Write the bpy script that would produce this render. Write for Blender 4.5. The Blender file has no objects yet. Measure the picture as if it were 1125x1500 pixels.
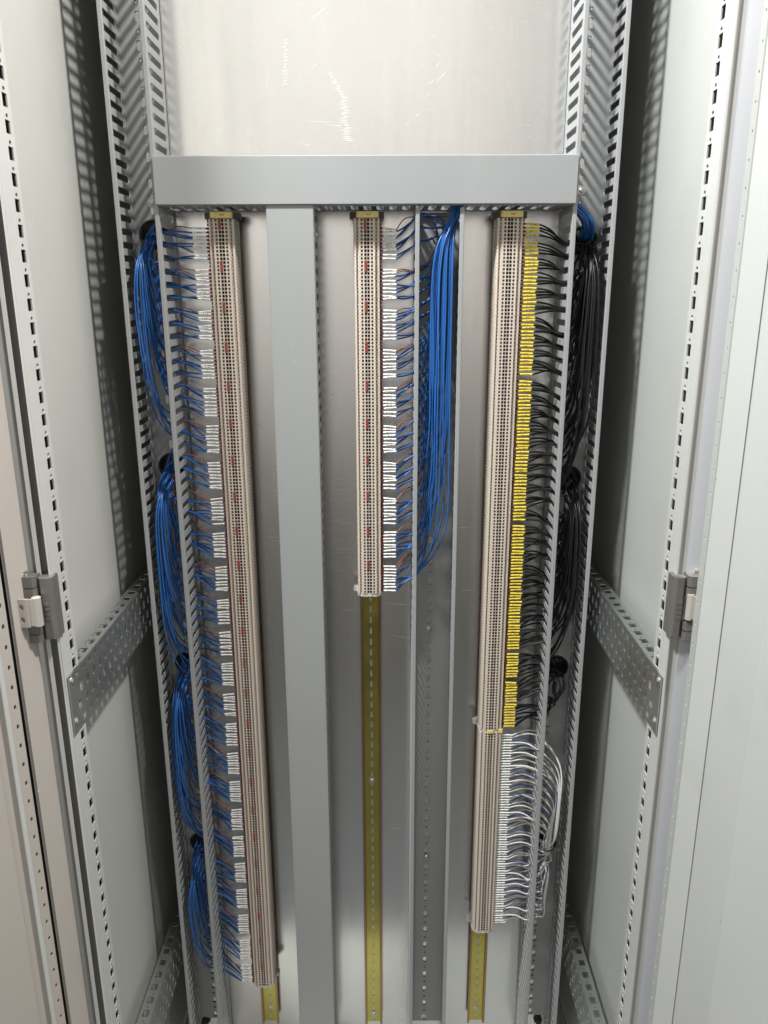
import bpy, bmesh, math, random
from mathutils import Vector, Matrix
from mathutils.geometry import tessellate_polygon
random.seed(11)
S = bpy.context.scene
C = S.collection
# ------------------------------------------------------------------ camera
PI_, YA, RO = [math.radians(a) for a in (15.87, -0.237, -0.17)]
FPX = 1140.0
def cam_axes():
    F = Vector((math.sin(YA)*math.cos(PI_), math.cos(YA)*math.cos(PI_), -math.sin(PI_)))
    r = F.cross(Vector((0,0,1))).normalized(); u = r.cross(F)
    c, s = math.cos(RO), math.sin(RO)
    return c*r+s*u, -s*r+c*u, F
R_, U_, F_ = cam_axes()
cd = bpy.data.cameras.new('camera'); cam = bpy.data.objects.new('camera', cd); C.objects.link(cam)
cam.matrix_world = Matrix(((R_.x,U_.x,-F_.x,0),(R_.y,U_.y,-F_.y,0),(R_.z,U_.z,-F_.z,1.5),(0,0,0,1)))
cd.sensor_fit = 'VERTICAL'; cd.sensor_height = 36; cd.lens = 36*FPX/1500
cd.clip_start = .02; cd.clip_end = 50
S.camera = cam
def PXD(x, y, D):          # point of a photo pixel on the vertical plane Y=D
    d = F_+(x-562.5)/FPX*R_+(750-y)/FPX*U_
    return d.x/d.y*D, 1.5+d.z/d.y*D
# ------------------------------------------------------------------ light of the room
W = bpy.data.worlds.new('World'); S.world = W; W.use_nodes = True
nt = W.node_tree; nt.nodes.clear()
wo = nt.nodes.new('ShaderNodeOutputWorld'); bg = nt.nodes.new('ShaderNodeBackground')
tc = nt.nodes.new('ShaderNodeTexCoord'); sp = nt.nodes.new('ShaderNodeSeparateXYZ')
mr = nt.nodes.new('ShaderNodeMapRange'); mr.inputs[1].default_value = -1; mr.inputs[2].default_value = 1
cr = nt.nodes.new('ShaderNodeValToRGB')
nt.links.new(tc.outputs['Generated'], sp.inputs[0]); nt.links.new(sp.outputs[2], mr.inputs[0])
az = nt.nodes.new('ShaderNodeMapRange'); az.interpolation_type = 'SMOOTHSTEP'      # added glow: world brighter behind the camera, dimmer at the sides
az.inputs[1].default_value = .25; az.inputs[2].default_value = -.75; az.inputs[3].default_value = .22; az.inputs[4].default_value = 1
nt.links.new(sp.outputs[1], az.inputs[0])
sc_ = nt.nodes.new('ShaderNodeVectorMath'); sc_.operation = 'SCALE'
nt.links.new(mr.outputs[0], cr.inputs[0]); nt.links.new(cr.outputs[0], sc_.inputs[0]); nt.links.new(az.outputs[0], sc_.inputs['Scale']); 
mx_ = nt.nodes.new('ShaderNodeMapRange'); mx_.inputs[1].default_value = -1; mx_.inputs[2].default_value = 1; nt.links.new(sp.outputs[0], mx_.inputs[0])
rx = nt.nodes.new('ShaderNodeValToRGB'); er = rx.color_ramp.elements       # world tinted left to right; dark column added for the plate to reflect
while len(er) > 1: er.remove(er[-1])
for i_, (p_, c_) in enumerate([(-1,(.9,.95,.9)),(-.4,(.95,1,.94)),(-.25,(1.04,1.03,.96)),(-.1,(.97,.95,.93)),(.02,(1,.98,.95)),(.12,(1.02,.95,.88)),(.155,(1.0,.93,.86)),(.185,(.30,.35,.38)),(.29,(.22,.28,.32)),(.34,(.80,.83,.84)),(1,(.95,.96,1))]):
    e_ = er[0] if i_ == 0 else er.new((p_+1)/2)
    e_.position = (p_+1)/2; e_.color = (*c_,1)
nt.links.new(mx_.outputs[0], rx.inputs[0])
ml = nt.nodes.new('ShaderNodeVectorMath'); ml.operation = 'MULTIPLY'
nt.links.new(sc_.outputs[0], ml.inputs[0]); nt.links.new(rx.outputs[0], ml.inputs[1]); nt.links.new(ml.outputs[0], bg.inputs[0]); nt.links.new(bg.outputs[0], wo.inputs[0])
WORLD_STOPS = [(0.0,(.14,.15,.16)),(.13,(.37,.40,.425)),(.21,(.31,.325,.325)),(.28,(.20,.20,.185)),(.38,(.28,.27,.25)),(.44,(.82,.795,.775)),(.51,(1.42,1.38,1.34)),(.60,(2.25,2.20,2.12)),(.69,(2.25,2.22,2.16)),(.77,(.80,.79,.78)),(.85,(.30,.30,.29)),(1.0,(.25,.25,.25))]  # band above the horizon raised to brighten the plate's reflection
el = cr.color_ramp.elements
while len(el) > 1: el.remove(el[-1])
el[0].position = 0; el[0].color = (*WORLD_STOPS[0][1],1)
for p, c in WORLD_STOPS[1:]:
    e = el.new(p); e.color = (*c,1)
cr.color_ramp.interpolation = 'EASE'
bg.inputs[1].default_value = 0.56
def lamp(name, loc, target, energy, sx, sy, col):
    l = bpy.data.lights.new(name, 'AREA'); l.shape = 'RECTANGLE'; l.size = sx; l.size_y = sy; l.energy = energy; l.color = col
    o = bpy.data.objects.new(name, l); C.objects.link(o); o.location = loc
    o.rotation_euler = (Vector(target)-Vector(loc)).to_track_quat('-Z','Y').to_euler()
    return o
lamp('ceiling_lamp', (.62,.43,2.90), (-.3,1.1,1.0), 57, .10, .12, (1.0,.965,.92))
lamp('ceiling_lamp', (-.68,.43,2.90), (.3,1.1,1.0), 76, .16, .16, (.97,.99,1.0))
S.view_settings.view_transform = 'Standard'; S.view_settings.look = 'None'
S.view_settings.exposure = 0.0; S.view_settings.gamma = 1
S.render.engine = 'CYCLES'
S.cycles.max_bounces = 8; S.cycles.diffuse_bounces = 4; S.cycles.glossy_bounces = 4
# ------------------------------------------------------------------ materials
M = {}
def mat(name, col, rough=.5, metal=0., spec=.5, noise=None, bump=None, coat=0, aniso=0):
    m = bpy.data.materials.new(name); m.use_nodes = True; n = m.node_tree; b = n.nodes['Principled BSDF']
    b.inputs['Base Color'].default_value = (*col,1); b.inputs['Roughness'].default_value = rough
    b.inputs['Metallic'].default_value = metal; b.inputs['Specular IOR Level'].default_value = spec
    b.inputs['Coat Weight'].default_value = coat; b.inputs['Anisotropic'].default_value = aniso
    tcn = n.nodes.new('ShaderNodeTexCoord')
    if noise:                       # (scale, amount, roughness swing)
        sc, am, rs = noise
        t = n.nodes.new('ShaderNodeTexNoise'); t.inputs['Scale'].default_value = sc; t.inputs['Detail'].default_value = 5
        n.links.new(tcn.outputs['Object'], t.inputs['Vector'])
        mx = n.nodes.new('ShaderNodeMix'); mx.data_type = 'RGBA'
        mx.inputs[6].default_value = (*[max(0,c*(1-am)) for c in col],1); mx.inputs[7].default_value = (*[min(1,c*(1+am)) for c in col],1)
        n.links.new(t.outputs['Fac'], mx.inputs[0]); n.links.new(mx.outputs[2], b.inputs['Base Color'])
        r = n.nodes.new('ShaderNodeMapRange'); r.inputs[1].default_value = .3; r.inputs[2].default_value = .7
        r.inputs[3].default_value = rough-rs; r.inputs[4].default_value = rough+rs
        n.links.new(t.outputs['Fac'], r.inputs[0]); n.links.new(r.outputs[0], b.inputs['Roughness'])
    if bump:                        # (scale, strength, distance)
        t2 = n.nodes.new('ShaderNodeTexNoise'); t2.inputs['Scale'].default_value = bump[0]; t2.inputs['Detail'].default_value = 3
        n.links.new(tcn.outputs['Object'], t2.inputs['Vector'])
        bp = n.nodes.new('ShaderNodeBump'); bp.inputs['Strength'].default_value = bump[1]; bp.inputs['Distance'].default_value = bump[2]
        n.links.new(t2.outputs['Fac'], bp.inputs['Height']); n.links.new(bp.outputs[0], b.inputs['Normal'])
    M[name] = m; return m
mat('cabinet_paint', (.425,.432,.408), .42, 0, .45, (3,.04,.05), (900,.06,.0004))
mat('post_paint', (.475,.478,.46), .40, 0, .45, (6,.04,.05), (900,.05,.0004))
mat('door_paint_warm_lit', (.42,.385,.35), .45, 0, .45, (2.5,.05,.05), (900,.06,.0004))  # left door's paint with the warm light's beige put into the colour
mat('recess_reflection', (.39,.395,.415), .42, 0, .45, (8,.04,.05))  # flange paint with a bluish reflection put into the colour
mat('recess_paint', (.36,.35,.33), .5, 0, .4, (8,.05,.05))
mat('duct_grey', (.30,.305,.305), .45, 0, .4, (5,.05,.06), (600,.05,.0003))
mat('cover_grey', (.288,.293,.292), .38, 0, .45, (4,.04,.05), (500,.04,.0003))
mat('rubber_and_shade', (.012,.012,.012), .6)  # black rubber; also colours the shade strip behind the post holes
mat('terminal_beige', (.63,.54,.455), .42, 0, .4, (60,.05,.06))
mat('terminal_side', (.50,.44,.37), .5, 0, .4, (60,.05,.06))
mat('hole_dark', (.012,.009,.007), .7, 0, .2)
mat('screw_steel', (.62,.60,.56), .28, 1)
mat('well_screw', (.16,.14,.12), .4, 1)
mat('jumper_red', (.25,.045,.028), .4)
mat('ferrule_red', (.17,.018,.014), .4)
mat('ferrule_orange', (.30,.07,.02), .4)
mat('sleeve_white', (.80,.79,.76), .38)
mat('sleeve_yellow', (.70,.53,.05), .38)
mat('print_black', (.03,.028,.025), .6)
mat('wire_blue', (.018,.108,.35), .32, 0, .5)
mat('wire_blue_dark', (.012,.07,.22), .34, 0, .5)
mat('wire_brown', (.20,.075,.055), .38)
mat('wire_black', (.008,.008,.009), .42, 0, .4)
mat('wire_white', (.74,.70,.66), .35)
mat('wire_grey', (.06,.10,.26), .35)
mat('clamp_dark', (.09,.08,.085), .45)
mat('clamp_light', (.55,.53,.49), .42)
mat('label_yellow', (.74,.58,.20), .42)
mat('rail_zinc', (.54,.47,.13), .19, 1, .5, (14,.28,.09))
mat('rail_flange', (.42,.27,.15), .3, 1, .5, (9,.15,.06))
mat('bracket_zinc', (.55,.565,.56), .36, .95, .5, (12,.06,.05))
mat('hinge_grey', (.17,.16,.15), .4, .35, .5, (40,.06,.05))
mat('hinge_light', (.38,.355,.32), .4)
mat('scratch', (.86,.86,.84), .48, 1)
def specks(name, scale, thr, col):
    """dust specks, small chips and smudges on a painted sheet"""
    m = M[name]; n = m.node_tree; b = n.nodes['Principled BSDF']; L = n.links
    t = n.nodes.new('ShaderNodeTexCoord'); v = n.nodes.new('ShaderNodeTexVoronoi'); v.inputs['Scale'].default_value = scale
    L.new(t.outputs['Object'], v.inputs['Vector'])
    sp_ = n.nodes.new('ShaderNodeSeparateColor'); L.new(v.outputs['Color'], sp_.inputs[0])
    g = n.nodes.new('ShaderNodeMath'); g.operation = 'GREATER_THAN'; g.inputs[1].default_value = .88; L.new(sp_.outputs[0], g.inputs[0])
    l = n.nodes.new('ShaderNodeMath'); l.operation = 'LESS_THAN'; l.inputs[1].default_value = thr; L.new(v.outputs['Distance'], l.inputs[0])
    k = n.nodes.new('ShaderNodeMath'); k.operation = 'MULTIPLY'; L.new(g.outputs[0], k.inputs[0]); L.new(l.outputs[0], k.inputs[1])
    old = b.inputs['Base Color'].links[0].from_socket
    sm = n.nodes.new('ShaderNodeTexNoise'); sm.inputs['Scale'].default_value = 9; sm.inputs['Detail'].default_value = 7; sm.inputs['Roughness'].default_value = .7
    L.new(t.outputs['Object'], sm.inputs['Vector'])
    q = n.nodes.new('ShaderNodeMapRange'); q.inputs[1].default_value = .55; q.inputs[2].default_value = .75; q.inputs[3].default_value = 0; q.inputs[4].default_value = .12; L.new(sm.outputs['Fac'], q.inputs[0])
    a = n.nodes.new('ShaderNodeMix'); a.data_type = 'RGBA'; L.new(q.outputs[0], a.inputs[0]); L.new(old, a.inputs[6]); a.inputs[7].default_value = (.20,.19,.17,1)
    mx = n.nodes.new('ShaderNodeMix'); mx.data_type = 'RGBA'; L.new(k.outputs[0], mx.inputs[0]); L.new(a.outputs[2], mx.inputs[6]); mx.inputs[7].default_value = (*col,1)
    L.new(mx.outputs[2], b.inputs['Base Color'])
specks('cabinet_paint', 42, .07, (.72,.72,.70)); specks('post_paint', 38, .05, (.30,.29,.27)); specks('door_paint_warm_lit', 36, .05, (.70,.69,.66))
specks('cover_grey', 48, .05, (.50,.50,.49)); specks('duct_grey', 60, .07, (.48,.48,.47))
# galvanised plate: faint vertical rolling marks, spangle and handling marks
def plate_material():
    m = mat('galvanised', (.70,.70,.69), .26, 1)
    n = m.node_tree; b = n.nodes['Principled BSDF']; L = n.links
    t = n.nodes.new('ShaderNodeTexCoord')
    mp = n.nodes.new('ShaderNodeMapping'); mp.inputs['Scale'].default_value = (14,1,1.1); L.new(t.outputs['Object'], mp.inputs[0])
    a = n.nodes.new('ShaderNodeTexNoise'); a.inputs['Scale'].default_value = 2.0; a.inputs['Detail'].default_value = 6; L.new(mp.outputs[0], a.inputs['Vector'])
    v = n.nodes.new('ShaderNodeTexVoronoi'); v.inputs['Scale'].default_value = 120; L.new(t.outputs['Object'], v.inputs['Vector'])
    f = n.nodes.new('ShaderNodeTexNoise'); f.inputs['Scale'].default_value = 5; f.inputs['Detail'].default_value = 4; L.new(t.outputs['Object'], f.inputs['Vector'])
    mx = n.nodes.new('ShaderNodeMix'); mx.data_type = 'RGBA'; mx.inputs[6].default_value = (.71,.71,.70,1); mx.inputs[7].default_value = (.81,.80,.785,1)
    L.new(f.outputs['Fac'], mx.inputs[0])
    mx2 = n.nodes.new('ShaderNodeMix'); mx2.data_type = 'RGBA'; mx2.blend_type = 'MULTIPLY'; mx2.inputs[0].default_value = .02
    L.new(mx.outputs[2], mx2.inputs[6]); L.new(v.outputs['Color'], mx2.inputs[7]); L.new(mx2.outputs[2], b.inputs['Base Color'])
    r = n.nodes.new('ShaderNodeMapRange'); r.inputs[1].default_value = .25; r.inputs[2].default_value = .75; r.inputs[3].default_value = .17; r.inputs[4].default_value = .30
    L.new(a.outputs['Fac'], r.inputs[0]); L.new(r.outputs[0], b.inputs['Roughness'])
    bp = n.nodes.new('ShaderNodeBump'); bp.inputs['Strength'].default_value = .05; bp.inputs['Distance'].default_value = .002
    L.new(f.outputs['Fac'], bp.inputs['Height']); L.new(bp.outputs[0], b.inputs['Normal'])
    return m
plate_material()
# ------------------------------------------------------------------ mesh helpers
class MB:
    def __init__(s): s.v = []; s.f = []; s.m = []
    def face(s, pts, m=0):
        i = len(s.v); s.v += [tuple(p) for p in pts]; s.f.append(tuple(range(i, i+len(pts)))); s.m.append(m)
    def box(s, x0,x1,y0,y1,z0,z1, m=0, bev=0):
        if bev:
            s.prism([(x0+bev,y0),(x1-bev,y0),(x1,y0+bev),(x1,y1-bev),(x1-bev,y1),(x0+bev,y1),(x0,y1-bev),(x0,y0+bev)], z0, z1, m); return
        s.prism([(x0,y0),(x1,y0),(x1,y1),(x0,y1)], z0, z1, m)
    def prism(s, poly, z0, z1, m=0, mp=None, caps=True):
        mp = mp or (lambda a,b,c: (a,b,c))
        i = len(s.v); n = len(poly)
        s.v += [mp(a,b,z0) for a,b in poly]+[mp(a,b,z1) for a,b in poly]
        for k in range(n):
            j = (k+1) % n; s.f.append((i+k,i+j,i+n+j,i+n+k)); s.m.append(m)
        if caps:
            s.f.append(tuple(i+k for k in range(n))[::-1]); s.m.append(m)
            s.f.append(tuple(i+n+k for k in range(n))); s.m.append(m)
    def lathe(s, c, axis, prof, n=12, m=0):       # prof: (radius, along)
        ax = Vector(axis).normalized(); a = ax.orthogonal().normalized(); b = ax.cross(a); c = Vector(c)
        i = len(s.v)
        for r, h in prof:
            for k in range(n):
                t = 2*math.pi*k/n; s.v.append(tuple(c+ax*h+a*(r*math.cos(t))+b*(r*math.sin(t))))
        for q in range(len(prof)-1):
            for k in range(n):
                j = (k+1) % n; s.f.append((i+q*n+k,i+q*n+j,i+(q+1)*n+j,i+(q+1)*n+k)); s.m.append(m)
        for q in (0, len(prof)-1):
            if prof[q][0] > 1e-6: s.f.append(tuple(i+q*n+k for k in range(n))); s.m.append(m)
    def cell(s, mp, u0, v0, w, h, holes, t, m=0, mh=None, edges='', tpl={}):
        """rectangular tile with real holes; mp(u,v,d) gives the point, d=0 front, d=t back"""
        key = (round(w,6), round(h,6), tuple(tuple((round(a,6),round(b,6)) for a,b in p) for p in holes))
        if key not in tpl:
            polys = [[Vector((0,0,0)),Vector((w,0,0)),Vector((w,h,0)),Vector((0,h,0))]]+[[Vector((a,b,0)) for a,b in p] for p in holes]
            tpl[key] = (sum(polys, []), tessellate_polygon(polys), [len(p) for p in polys])
        pts, tris, lens = tpl[key]; mh = m if mh is None else mh
        i = len(s.v); N = len(pts)
        s.v += [mp(u0+p.x, v0+p.y, 0) for p in pts]+[mp(u0+p.x, v0+p.y, t) for p in pts]
        for tr in tris:
            s.f.append(tuple(i+k for k in tr)); s.m.append(m); s.f.append(tuple(i+N+k for k in tr[::-1])); s.m.append(m)
        o = 4
        for ln in lens[1:]:
            for k in range(ln):
                j = (k+1) % ln; s.f.append((i+o+k,i+o+j,i+N+o+j,i+N+o+k)); s.m.append(mh)
            o += ln
        for e, (a, b) in {'b':(0,1),'r':(1,2),'t':(2,3),'l':(3,0)}.items():
            if e in edges: s.f.append((i+a,i+b,i+N+b,i+N+a)); s.m.append(m)
    def mesh(s, name, mats, smooth=False, recalc=True):
        me = bpy.data.meshes.new(name); me.from_pydata(s.v, [], s.f)
        for x in (mats if isinstance(mats,(list,tuple)) else [mats]): me.materials.append(M[x])
        me.polygons.foreach_set('material_index', s.m)
        if recalc or True:
            b = bmesh.new(); b.from_mesh(me); bmesh.ops.remove_doubles(b, verts=b.verts, dist=1e-6)
            bmesh.ops.recalc_face_normals(b, faces=b.faces); b.to_mesh(me); b.free()
        if smooth: me.polygons.foreach_set('use_smooth', [True]*len(me.polygons))
        me.update(); return me
def link(name, me, parent=None, loc=None):
    o = bpy.data.objects.new(name, me); C.objects.link(o)
    if parent is not None: o.parent = parent
    if loc is not None: o.location = loc
    return o
def tag(o, label=None, cat=None, group=None, kind=None):
    if label: o['label'] = label
    if cat: o['category'] = cat
    if group: o['group'] = group
    if kind: o['kind'] = kind
    return o
def empty(name, loc=(0,0,0)):
    o = bpy.data.objects.new(name, None); C.objects.link(o); o.location = loc; o.empty_display_size = .02; return o
def part(name, mb, mats, root, smooth=False):      # world-coordinate geometry placed under a root
    me = mb.mesh(name, mats, smooth); l = root.location
    if l.length > 0: me.transform(Matrix.Translation(-l))
    return link(name, me, root)
def ngon(cx, cy, rx, ry, n=10, rot=0):
    return [(cx+rx*math.cos(2*math.pi*k/n+rot), cy+ry*math.sin(2*math.pi*k/n+rot)) for k in range(n)]
def slot(cx, cy, w, h, c):
    """rectangle with cut corners, a rounded slot"""
    x0,x1,y0,y1 = cx-w/2,cx+w/2,cy-h/2,cy+h/2; k = c*.3
    return [(x0+c,y0),(x1-c,y0),(x1-k,y0+k),(x1,y0+c),(x1,y1-c),(x1-k,y1-k),(x1-c,y1),(x0+c,y1),(x0+k,y1-k),(x0,y1-c),(x0,y0+c),(x0+k,y0+k)]
ORD = ['first','second','third','fourth','fifth','sixth','seventh','eighth','ninth','tenth','eleventh','twelfth','thirteenth','fourteenth','fifteenth','sixteenth','seventeenth','eighteenth','nineteenth','twentieth','twenty-first','twenty-second','twenty-third','twenty-fourth','twenty-fifth','twenty-sixth','twenty-seventh','twenty-eighth','twenty-ninth','thirtieth']
while len(ORD) < 60:
    k = len(ORD)+1; T_ = {3:'thirty',4:'forty',5:'fifty',6:'sixty'}
    ORD.append((T_[k//10]+'-'+ORD[k%10-1]) if k%10 else {40:'fortieth',50:'fiftieth',60:'sixtieth'}[k])
# screw head mesh, facing the camera side (-Y)
def screw_mesh(r=.004, axis=(0,-1,0)):
    mb = MB(); mb.lathe((0,0,0), axis, [(r*1.45,0),(r*1.45,.0006),(r,.0008),(r*.95,.0018),(r*.6,.0026),(r*.3,.0028),(r*.28,.0016),(0,.0016)], 14)
    return mb.mesh('screw', ['screw_steel'])
SCREW = screw_mesh()
SCREWX = screw_mesh(.0045, (1,0,0)); SCREWXN = screw_mesh(.0045, (-1,0,0))
# ------------------------------------------------------------------ main planes
DF, DB = 1.10, 1.18                 # front of the ducts, mounting plate
ZT, ZB = 2.50, .10
XL, XR = -.385, .330                # inner faces of the corner posts
HOLES_L = [(-.333,z,.0195) for z in (1.578,1.240,.905,.552)]
HOLES_R = [(.281,z,.0195) for z in (1.568,1.219,.897,.549)]
# ------------------------------------------------------------------ mounting plate
plate = empty('mounting_plate', (-.0275,DB,ZB)); tag(plate, 'silvery galvanised sheet metal plate with scratches behind the ducts and terminal strips', 'mounting plate')
mb = MB(); fm = lambda u,v,d: (u, DB+d, v)
def pierced_column(mb, x0, x1, z0, z1, holes, t, mp, m=0):
    zs = [z0]+[ (a[1]+b[1])/2 for a,b in zip(holes[::-1][:-1],holes[::-1][1:])]+[z1]
    for k, (hx,hz,r) in enumerate(holes[::-1]):
        mb.cell(mp, x0, zs[k], x1-x0, zs[k+1]-zs[k], [ngon(hx-x0,hz-zs[k],r,r,24)], t, m)
pierced_column(mb, -.3602, -.298, ZB, ZT, HOLES_L, .003, fm)
pierced_column(mb, .243, .3048, ZB, ZT, HOLES_R, .003, fm)
mb.cell(fm, -.298, ZB, .541, ZT-ZB, [], .003)
part('sheet', mb, 'galvanised', plate)
# scratches and rub marks on the sheet (thin bright scores in the zinc)
mb = MB()
def score(x0,y0,x1,y1,w):
    a = PXD(x0,y0,DB); b = PXD(x1,y1,DB); dx, dz = b[0]-a[0], b[1]-a[1]; l = math.hypot(dx,dz) or 1; nx, nz = -dz/l*w/2, dx/l*w/2; y = DB-.0001
    m_ = ((a[0]+b[0])/2,(a[1]+b[1])/2)
    mb.face([(a[0],y,a[1]),(m_[0]+nx,y,m_[1]+nz),(b[0],y,b[1]),(m_[0]-nx,y,m_[1]-nz)])
for k in range(34):
    t = k/33; x = 484+34*t+random.uniform(-3,3)+6*math.sin(t*5); y = 108+98*t; l = 5+12*t+random.uniform(-2,4); score(x-l/2,y,x+l/2,y-random.uniform(-1,1.5),.0011)
for k in range(14): score(414+random.uniform(-1,2), 60+5*k, 420+random.uniform(-1,3), 57+5*k, .0012)
for a in [(455,30,480,8),(457,100,465,92),(637,124,656,101),(625,125,640,114),(637,100,645,90),(595,185,600,178),(607,172,616,166),(440,176,495,180),(390,135,395,95),(434,208,462,215),(412,196,416,198),(383,219,392,217),(257,55,285,90),(262,70,275,95),(470,182,520,186),
          (357,128,370,135),(640,600,672,602),(476,607,530,590),(420,738,412,726),(371,614,388,631),(380,720,412,717),(380,740,395,742),(384,788,412,786),(392,790,412,793),(481,803,523,804),(482,893,530,894),(560,883,612,887),(567,930,610,936),(668,863,700,866),(670,772,690,773),(480,718,520,717),(480,734,520,733),(405,1237,430,1237),(418,1307,430,1307),(573,1213,590,1214),
          (468,560,500,590),(482,580,500,572),(478,536,488,545),(372,615,386,628),(575,1460,600,1461),(485,762,520,768),(640,765,650,766)]:
    score(*a, .0007)
for k in range(16):
    y = 640+k*6+random.uniform(-2,2); x = random.uniform(385,398); score(x,y,x+random.uniform(6,14),y+random.uniform(-.6,.6),.0005)
for k in range(22):
    y = 705+k*6.5+random.uniform(-3,3); x = random.uniform(480,495); score(x,y,x+random.uniform(12,30),y+random.uniform(-.6,.6),.0003)
for k in range(60):
    x = random.uniform(255,830); y = random.uniform(5,225); a = random.uniform(-.9,.9); l = random.uniform(3,12); score(x,y,x+l*math.cos(a),y+l*math.sin(a),.0003)
o = part('scratches', mb, 'scratch', plate); o['kind'] = 'stuff'
# ------------------------------------------------------------------ wiring ducts
SP = .0175
def wall_mb(x, th, z0, z1, lip, zoff=0):
    """slotted side wall standing on the plate; th<0 means the thickness grows to -X; lip: sign of the folded lip"""
    mb = MB(); mp = lambda u,v,d: (x+math.copysign(d,th), DF+.004+u, v)
    H = DB-.002-DF-.004
    v = z0
    while v < z1-1e-6:
        hh = min(SP, z1-v)
        if hh > SP*.9: mb.cell(mp, 0, v, H, SP, [slot(.0335, SP/2, .060, .0086, .0036)], abs(th), edges='l')
        else: mb.cell(mp, 0, v, H, hh, [], abs(th), edges='l')
        v += hh
    # folded front lip
    a, b = sorted((x, x+lip*.0058))
    mb.prism([(a+.0006,DF),(b-.0006,DF),(b,DF+.0006),(b,DF+.004),(a,DF+.004),(a,DF+.0006)], z0, z1)
    return mb
def floor_mb(x0, x1, z0, z1, big=None, px=None):
    mb = MB(); mp = lambda u,v,d: (u, DB-.002+d, v); xc = px if px is not None else (x0+x1)/2; w = x1-x0
    if big:
        zs = sorted([h[1] for h in big])
        v = z0; 
        while v < z1-1e-6:
            nb = [h for h in big if v-1e-9 <= h[1]-.0245 < v+.0345]
            if nb:
                h = nb[0]; bot = h[1]-.0245
                if bot-v > 1e-4: mb.cell(mp, x0, v, w, bot-v, [], .0012)
                mb.cell(mp, x0, bot, w, .049, [ngon(h[0]-x0,.0245,h[2],h[2],24)], .0012); v = bot+.049
            else:
                hh = min(.0345, z1-v)
                if hh > .03: mb.cell(mp, x0, v, w, hh, [slot(xc-x0,.009,.0065,.0135,.0032), ngon(xc-x0,.0262,.0022,.0022,8)], .0012)
                else: mb.cell(mp, x0, v, w, hh, [], .0012)
                v += hh
    else:
        v = z0
        while v < z1-1e-6:
            hh = min(.0345, z1-v)
            if hh > .03: mb.cell(mp, x0, v, w, hh, [slot(xc-x0,.009,.0065,.0135,.0032), ngon(xc-x0,.0262,.0022,.0022,8)], .0012, edges='b')
            else: mb.cell(mp, x0, v, w, hh, [], .0012, edges='b')
            v += hh
    return mb
def duct(x0, x1, z0, z1, label, big=None, zf=None, cover=None, screws=()):
    r = empty('wiring_duct', ((x0+x1)/2, DB, z0)); tag(r, label, 'wiring duct', 'grey slotted wiring ducts on the plate')
    part('duct_wall', wall_mb(x0, .0014, z0, z1, 1), 'duct_grey', r)
    part('duct_wall', wall_mb(x1, -.0014, z0, z1, -1), 'duct_grey', r)
    part('duct_floor', floor_mb(x0+.0014, x1-.0014, zf or z0, z1, big, px=(x0+x1)/2-.002), 'duct_grey', r)
    if cover:
        mb = MB(); c0, c1 = cover; y = DF-.0035
        prof = [(x0-.0022,DF+.010),(x0-.0022,y+.0012),(x0-.0012,y),(x1+.0012,y),(x1+.0022,y+.0012),(x1+.0022,DF+.010),(x1+.001,DF+.010),(x1+.001,y+.0014),(x0-.001,y+.0014),(x0-.001,DF+.010)]
        mb.prism(prof, c0, c1); part('duct_cover', mb, 'cover_grey', r)
    if big:
        for h in big:
            mb = MB(); mb.lathe((h[0],DB-.0026,h[1]), (0,1,0), [(h[2]-.0022,0),(h[2]-.0004,-.0012),(h[2]+.0012,-.0006),(h[2]+.0012,.0005),(h[2]-.0004,.001),(h[2]-.0004,.008),(h[2]-.0022,.008),(h[2]-.0022,0)], 24)
            part('grommet', mb, 'rubber_and_shade', r, True)
    for sx, sz in screws:
        o = link('screw', SCREW, r); o.location = Vector((sx, DB-.0022, sz))-r.location
    return r
duct(-.360,-.302, ZB, ZT, 'open grey wiring duct at the far left holding the hanging blue cable bundles', HOLES_L, .150, screws=[(-.3325,1.62),(-.3325,.95),(-.3325,.27)])
duct(.2465,.3045, ZB, ZT, 'open grey wiring duct at the far right holding the black and white cable bundles', HOLES_R, .158, screws=[(.2745,1.635),(.274,.66),(.274,.19)])
duct(-.157,-.0985, ZB, 1.606, 'grey wiring duct closed by a plain flat cover, left of the middle terminal strip', None, None, cover=(ZB,1.6088))
duct(.0385,.1035, ZB, 1.606, 'open grey wiring duct beside the middle terminal strip, full of blue wires at its top', None, .143, screws=[(.068,.965),(.0695,.52),(.069,.155)])
# horizontal duct with cover
r = empty('wiring_duct', (-.027,DB,1.6115)); tag(r, 'horizontal grey wiring duct with wide flat cover across the top of the terminal strips', 'wiring duct', 'grey slotted wiring ducts on the plate')
def hwall(z, th):
    mb = MB(); mp = lambda u,v,d: (v, DF+.004+u, z+math.copysign(d,th)); H = DB-.002-DF-.004
    v = -.3005
    while v < .2455-1e-6:
        hh = min(SP+.0002,.2455-v)
        if hh > SP*.9: mb.cell(mp, 0, v, H, hh, [slot(.0345, SP/2, .058, .0100, .0036)], abs(th), edges='l')
        else: mb.cell(mp, 0, v, H, hh, [], abs(th), edges='l')
        v += hh
    return mb
part('duct_wall', hwall(1.6088,.0014), 'duct_grey', r); part('duct_wall', hwall(1.6675,-.0014), 'duct_grey', r)
mb = MB(); mb.box(-.3005,.2455, DB-.002,DB-.0008, 1.6104,1.6661); part('duct_floor', mb, 'duct_grey', r)
mb = MB(); z0,z1,y = 1.6092,1.6690,DF-.0065
mb.prism([(z0,DF+.006),(z0,y+.0012),(z0+.0010,y),(z1-.0010,y),(z1,y+.0012),(z1,DF+.006),(z1-.0012,DF+.006),(z1-.0012,y+.0014),(z0+.0012,y+.0014),(z0+.0012,DF+.006)], -.3035,.2485, mp=lambda a,b,c:(c,b,a))
part('duct_cover', mb, 'cover_grey', r)
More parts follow.
